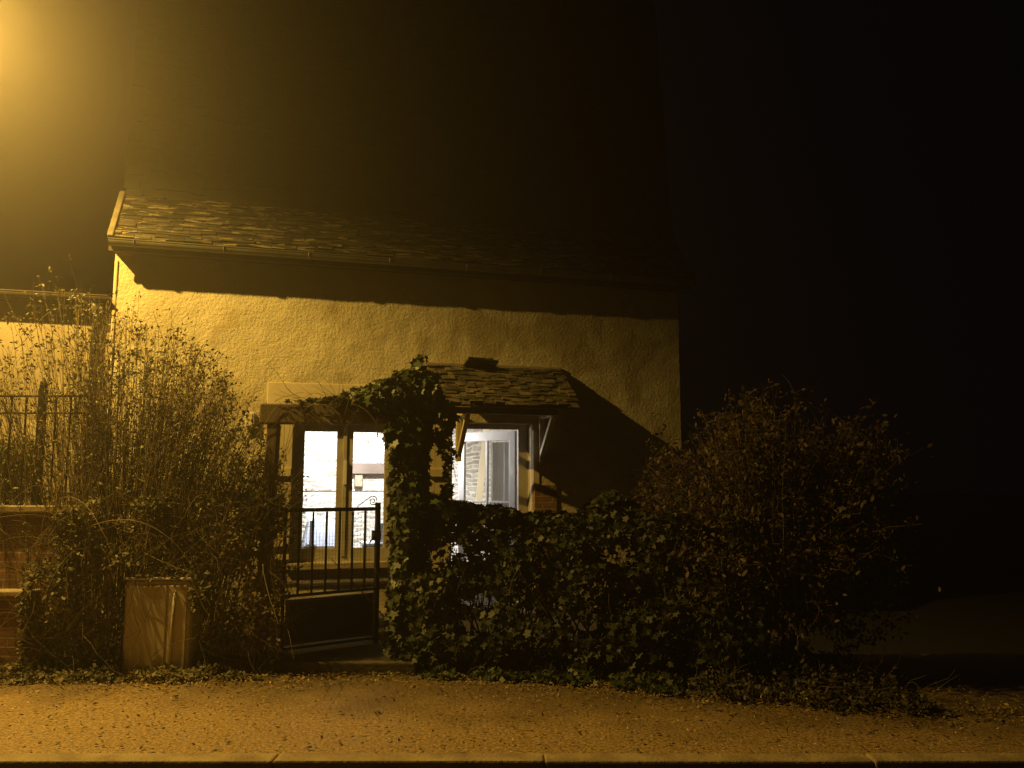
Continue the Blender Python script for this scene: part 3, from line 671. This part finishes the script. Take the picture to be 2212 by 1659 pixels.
# ivy pillar with head beside the gate
e = shrub("ivy_pillar", "column of dark glossy ivy covering right post of the gate arch", "ivy", loc=(-.84, 7.42, 0))
P = []; N = []
while len(P) < 5200:
    z = RS.uniform(.15, 2.35); a_ = RS.uniform(0, 2 * math.pi)
    r_ = .145 + .06 * noise.noise(Vector((a_ * 1.2, z * 2.6, 1))) + (.04 if z > 1.9 else 0)
    r_ *= RS.uniform(.75, 1.12); P.append((-.88 + r_ * math.cos(a_), 7.45 + r_ * math.sin(a_), z)); N.append((math.cos(a_), math.sin(a_), .3))
while len(P) < 9300:   # head and arm along the beam
    x = -.70 - abs(RS.normal(0, .42)) if RS.rand() < .8 else RS.uniform(-1.0, -.66)
    if x < -1.95: continue
    c_ = np.interp(x, [-1.95, -1.5, -1.2, -.9, -.6, -.5], [2.24, 2.26, 2.27, 2.34, 2.30, 2.3]); h_ = np.interp(x, [-1.95, -1.5, -1.25, -1.0, -.75, -.5], [.025, .05, .12, .17, .20, .13])
    a_ = RS.uniform(0, 2 * math.pi); q_ = RS.uniform(.5, 1.1) * (1 + .35 * noise.noise(Vector((x * 5, a_, 4))))
    P.append((x + RS.normal(0, .02), 7.42 + h_ * 1.1 * q_ * math.cos(a_), c_ + h_ * q_ * math.sin(a_))); N.append((0, math.cos(a_), math.sin(a_)))
for (vx, vz0, vz1) in ((-.60, 2.3, 1.62), (-.54, 2.25, 1.75), (-.57, 1.55, 1.3), (-.81, 2.4, 2.66)):   # trailing sprays
    for t_ in np.linspace(0, 1, 26):
        for k_ in range(2): P.append((vx + .03 * math.sin(t_ * 9) + RS.normal(0, .022), 7.36 + RS.normal(0, .05), vz0 + (vz1 - vz0) * t_)); N.append((0, -1, .3))
lf_ = np_mesh("foliage", leaves(P, N, .07, IVY, jitter=.5, hang=.55), 10, M['ivy'])
T = Tubes(6)
for i in range(6):
    a_ = i; zz = np.linspace(.02, 2.3, 14); T.add(np.stack([-.84 + .075 * np.cos(a_ + zz * 1.4), 7.45 + .075 * np.sin(a_ + zz * 1.4), zz], 1), .018, .008)
T.add(shoot((-.6, 7.35, 2.3), (.02, 0, -1), .75, 10, .05), .005, .002); T.add(shoot((-.56, 7.36, 2.28), (.2, 0, -1), .55, 8, .1), .004, .002)
for i in range(60):   # dry tendrils sprawling over the beam
    x = RS.uniform(-2.05, -1.0); T.add(shoot((x, 7.35, 2.2 + RS.normal(0, .04)), (RS.normal(0, 1), -.1, RS.normal(.1, .35)), RS.uniform(.15, .5), 7, .18, .06), .0025, .001)
for i in range(14):
    x = RS.uniform(-2.05, -1.1); T.add(shoot((x, 7.34, 2.22), (RS.normal(.3, .5), -.1, .1), RS.uniform(.3, .6), 9, .1, .22), .0025, .001)
for i in range(10):   # bent canes sweeping up the left post
    T.add(shoot((-2.1 + RS.normal(0, .06), 7.35, 1.35), (RS.normal(.05, .15), 0, 1), RS.uniform(.6, .95), 10, .08, -.0), .003, .0012)
sm_ = T.build("stems", M['twig']); unparent_fix(e, lf_, sm_)

# ivy hedge right of the gate
e = shrub("ivy_hedge", "long dark ivy hedge under the door canopy, right of the gate", "hedge", loc=(.5, 7.4, 0))
def zf(x): return float(np.interp(x, [-1.0, -.6, -.2, .15, .3, .5, .6, .85, 1.0, 1.1, 1.8, 2.0], [1.5, 1.40, 1.36, 1.30, 1.30, 1.29, 1.36, 1.46, 1.42, 1.30, 1.30, 1.2]))
def yf(x, z): return float(np.interp(x, [-1.0, -.7, .6, 1.6, 2.2], [7.3, 7.22, 7.0, 6.75, 6.6])) + .22 * max(0, z - .3) + .1 * max(0, .3 - z) 
P, N = volume_leaves(19000, (-.98, 1.95), yf, zf, .5, .06, IVY, thr=-.3, shell=.45, hang=.5)
h = noise.noise
keep = np.array([not (abs(p[2] - (.47 - .05 * p[0])) < .16 and -.45 < p[0] < .75 and h(Vector((p[0] * 7, p[2] * 9, 3))) > .05) for p in P]); P, N = P[keep], N[keep]
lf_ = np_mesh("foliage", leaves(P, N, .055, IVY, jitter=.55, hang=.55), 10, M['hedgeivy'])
T = Tubes(5)
for i in range(120):
    x = RS.uniform(-.9, 1.9); T.add(shoot((x, yf(x, 0) + .3, 0), (RS.normal(0, .3), 0, 1), RS.uniform(.7, 1.25), 9, .12), .011, .003)
sm_ = T.build("stems", M['bark']); unparent_fix(e, lf_, sm_)

# big autumn shrub on the right
e = shrub("autumn_shrub", "large russet leaved shrub spreading beyond the right end of the house", loc=(2.3, 7.3, 0))
bx_ = [1.0, 1.15, 1.36, 1.56, 1.8, 1.96, 2.28, 2.47, 2.7, 2.95, 3.1, 3.2]; bz_ = [1.4, 1.68, 1.9, 2.0, 2.15, 2.3, 2.3, 2.15, 2.05, 2.05, 1.88, 1.4]
T = Tubes(3); LP = []; TB_ = Tubes(6)
for i in range(9):
    TB_.add(shoot((2.2 + RS.normal(0, .15), 7.3 + RS.normal(0, .12), 0), (RS.normal(0, .28), RS.normal(0, .2), 1), RS.uniform(1.1, 1.7), 9, .08), .022, .006)
for i in range(760):
    tx = RS.uniform(1.05, 3.45); top = np.interp(tx, bx_, bz_); tz = .35 + (top - .35) * RS.rand() ** .6; ty = 7.3 + RS.normal(0, .38)
    tx = tx if tx < 3.1 else RS.uniform(1.2, 2.9); top = np.interp(tx, bx_, bz_); tz = min(tz, top)
    if (tz < 1.0 and tx > 3.05): continue
    p0 = np.array([2.25 + (tx - 2.25) * RS.uniform(.15, .45), 7.3 + RS.normal(0, .15), RS.uniform(.3, .9) if tz > .9 else tz * .8]); p2 = np.array([tx, ty, tz]); n = 9
    t = np.linspace(0, 1, n)[:, None]; p1 = (p0 + p2) / 2 + np.array([0, 0, .2]); P_ = (1 - t) ** 2 * p0 + 2 * t * (1 - t) * p1 + t * t * p2 + np.cumsum(RS.normal(0, .012, (n, 3)), 0)
    T.add(P_, .006, .002); dens = max(0, .55 + 1.3 * noise.noise(Vector((tx * 2.2, 0, tz * 2.2))))
    for j in range(2, n):
        for k_ in range(2):
            if RS.rand() < .6:
                S = shoot(P_[j], RS.normal(0, 1, 3) + np.array([0, -.2, .5]), RS.uniform(.08, .28), 5, .2); T.add(S, .002, .001)
                for q_ in range(int(RS.poisson(8 * dens + 1))): LP.append(S[RS.randint(1, 5)] + RS.normal(0, .025, 3))
n_ = 0
while n_ < 6500:   # dense low skirt of the shrub
    x = RS.uniform(1.35, 3.15); z = RS.uniform(.05, 1.5); y = 7.3 + RS.normal(0, .3)
    if (x - 2.25) ** 2 / .9 ** 2 + (z - .7) ** 2 / .95 ** 2 > 1 or noise.noise(Vector((x * 3.5, y * 3, z * 3.5))) < -.1: continue
    LP.append(np.array([x, y, z])); n_ += 1
LP = np.array(LP)
lf_ = np_mesh("foliage", leaves(LP, np.tile([-.3, -.6, .5], (len(LP), 1)), .042, OVAL, jitter=.9, hang=.25), 6, M['autumn'])
tw_ = T.build("stems", M['twigdark']); tb_ = TB_.build("trunk", M['bark']); unparent_fix(e, lf_, tw_, tb_)

# low undergrowth in front of the right shrub, skirting the hedge (own plants)
def skirt(name, label, x0, x1, yfun, zt, n, m, tm, size, depth=.45):
    cx_ = (x0 + x1) / 2; e = shrub(name, label, "undergrowth", loc=(cx_, yfun(cx_), 0)); P = []; N = []
    while len(P) < n:
        x = RS.uniform(x0, x1); d = RS.uniform(0, depth); edge = min(1, (x - x0) / .25, (x1 - x) / .25)
        zz = zt * edge * (.35 + .65 * (d / depth)) * (.75 + .5 * noise.noise(Vector((x * 3, d * 3, 1)))); 
        if noise.noise(Vector((x * 5, d * 5, 11))) < -.15: continue
        P.append((x, yfun(x) + d + .12 * noise.noise(Vector((x * 2.5, 0, 5))), .01 + zz * RS.rand() ** .7)); N.append((0, -.5, .8))
    lf = np_mesh("foliage", leaves(P, N, size, tm, jitter=.8, hang=.2), len(tm), m)
    T = Tubes(3)
    for i in range(int(n / 60)):
        x = RS.uniform(x0, x1); T.add(shoot((x, yfun(x) + RS.uniform(.05, depth), .01), (RS.normal(0, .5), -.3, .9), RS.uniform(.1, zt * 1.2 + .1), 6, .2, .12), .0026, .0012)
    s = T.build("stems", M['twig']); unparent_fix(e, lf, s)
ybase = lambda x: float(np.interp(x, [-5, -3, -1.9, -.8, .68, 1.61, 2.59, 3.3], [6.95, 6.86, 6.98, 7.1, 6.72, 6.2, 5.9, 5.85]))
skirt("bramble_undergrowth", "low straggling brambles spilling onto pavement under the russet shrub", 1.25, 2.95, ybase, .28, 4200, M['darkleaf'], OVAL, .04, 1.0)
skirt("ivy_undergrowth", "shallow fringe of ivy creeping along foot of the ivy hedge", -.75, 1.4, ybase, .12, 2300, M['ivy'], IVY, .045, .35)
skirt("weed_undergrowth", "low leafy weeds along pavement edge before the plastic cabinet", -5.2, -1.95, ybase, .15, 6200, M['smallleaf'], OVAL, .04, .42)
# plant behind the railing
e = shrub("potted_evergreen", "bright green leafy plant growing behind the iron railing", "plant", loc=(-4.75, 7.9, 1.2))
P = []; N = []
for i in range(1500):
    v = RS.normal(0, 1, 3); v /= np.linalg.norm(v); r_ = RS.uniform(.55, 1) * (1 + .3 * noise.noise(Vector(v * 2))); P.append(np.array([-4.75, 8.0, 1.68]) + v * r_ * np.array([.42, .2, .34])); N.append(v)
lf_ = np_mesh("foliage", leaves(P, N, .065, OVAL, jitter=.6, hang=.3), 6, mat("bright_leaf", (.13, .17, .03), (.08, .11, .02), rough=.4, island=.4, transl=.2))
T = Tubes(5)
for i in range(8): T.add(shoot((-4.75, 8.0, 1.0), (RS.normal(0, .4), 0, 1), .8, 7, .1), .01, .003)
s_ = T.build("stems", M['bark']); unparent_fix(e, lf_, s_)

# leaf litter and grit on the pavement
P = []; N = []
for i in range(8000):
    x = RS.uniform(-5.2, 4.5); y = ybase(x) + .25 - abs(RS.normal(0, .25)) if RS.rand() < .72 else RS.uniform(5.1, 7.2)
    if y < 5.0: continue
    P.append((x, y, .012 + RS.uniform(0, .012))); N.append((0, 0, 1))
o = np_mesh("fallen_leaves", leaves(P, N, .032, DIAM, jitter=.35, hang=0), 4, M['litter']); tag(o, "dry fallen leaves and scraps scattered on the pavement", "fallen leaves", kind='stuff')

P = np.stack([RS.uniform(-3.6, 3.6, 3200), RS.uniform(5.1, 7.0, 3200), np.full(3200, .014)], 1)
o = np_mesh("grit", leaves(P, np.tile([0, 0, 1], (3200, 1)), .014, DIAM, jitter=.5, hang=0), 4, M['gritm']); tag(o, "pale grit and tiny scraps scattered over the pavement", "grit", kind='stuff')

# ------------------------------------------------------------------ street lamp (just out of frame, upper left)
LS, LN, LZ = -1.5, 2.0, 5.75
lp = W(LS, LN, LZ); base = Vector((lp.x - .95, lp.y - .05, 0))
sl = empty("street_lamp", base); tag(sl, "street lamp glowing sodium yellow beyond the upper left corner", "street lamp")
b = MB(); b.lathe([(.085, 0), (.085, .9), (.06, .95), (.045, 5.6), (.04, 5.75)], k=14); b.build("column", M['metal'], sl, smooth=True)
L_ = lp - base
b = MB(); b.tube([(0, 0, 5.74), (.15, 0, 5.92), (.5, .03, 5.98), (.72, .04, LZ + .2)], .025, 8); b.build("arm", M['metal'], sl, smooth=True)
b = MB(); b.lathe([(.06, .22), (.15, .17), (.19, .08), (.19, .06)][::-1], c=(L_.x, L_.y, LZ), k=20); b.build("lamp_head", M['metal'], sl, smooth=True)
b = MB(); b.lathe([(.03, -.015), (.12, .015), (.17, .058)], c=(L_.x, L_.y, LZ), k=20); b.build("lens", M['lampglass'], sl, smooth=True)
d = bpy.data.lights.new("sodium_light", 'SPOT'); d.energy = LAMP_POWER; d.color = SODIUM; d.spot_size = R(164); d.spot_blend = .5; d.shadow_soft_size = .045
o = bpy.data.objects.new("sodium_light", d); COL.objects.link(o); o.location = (lp.x, lp.y, LZ - .08)

# ------------------------------------------------------------------ damp night air
if HAZE:
    hz_ = MB().box(-22, 22, -6, 40, -2, 9.5).build("haze", M['smooth']); hz_.data.materials.clear()
    m = bpy.data.materials.new("night_mist"); m.use_nodes = True; t = m.node_tree; t.nodes.remove(t.nodes["Principled BSDF"])
    v = t.nodes.new("ShaderNodeVolumePrincipled"); v.inputs["Density"].default_value = HAZE; v.inputs["Color"].default_value = (.98, .91, .80, 1); v.inputs["Anisotropy"].default_value = .82
    m.cycles.volume_sampling = 'EQUIANGULAR'
    t.links.new(v.outputs[0], t.nodes["Material Output"].inputs["Volume"]); hz_.data.materials.append(m); tag(hz_, kind='stuff')
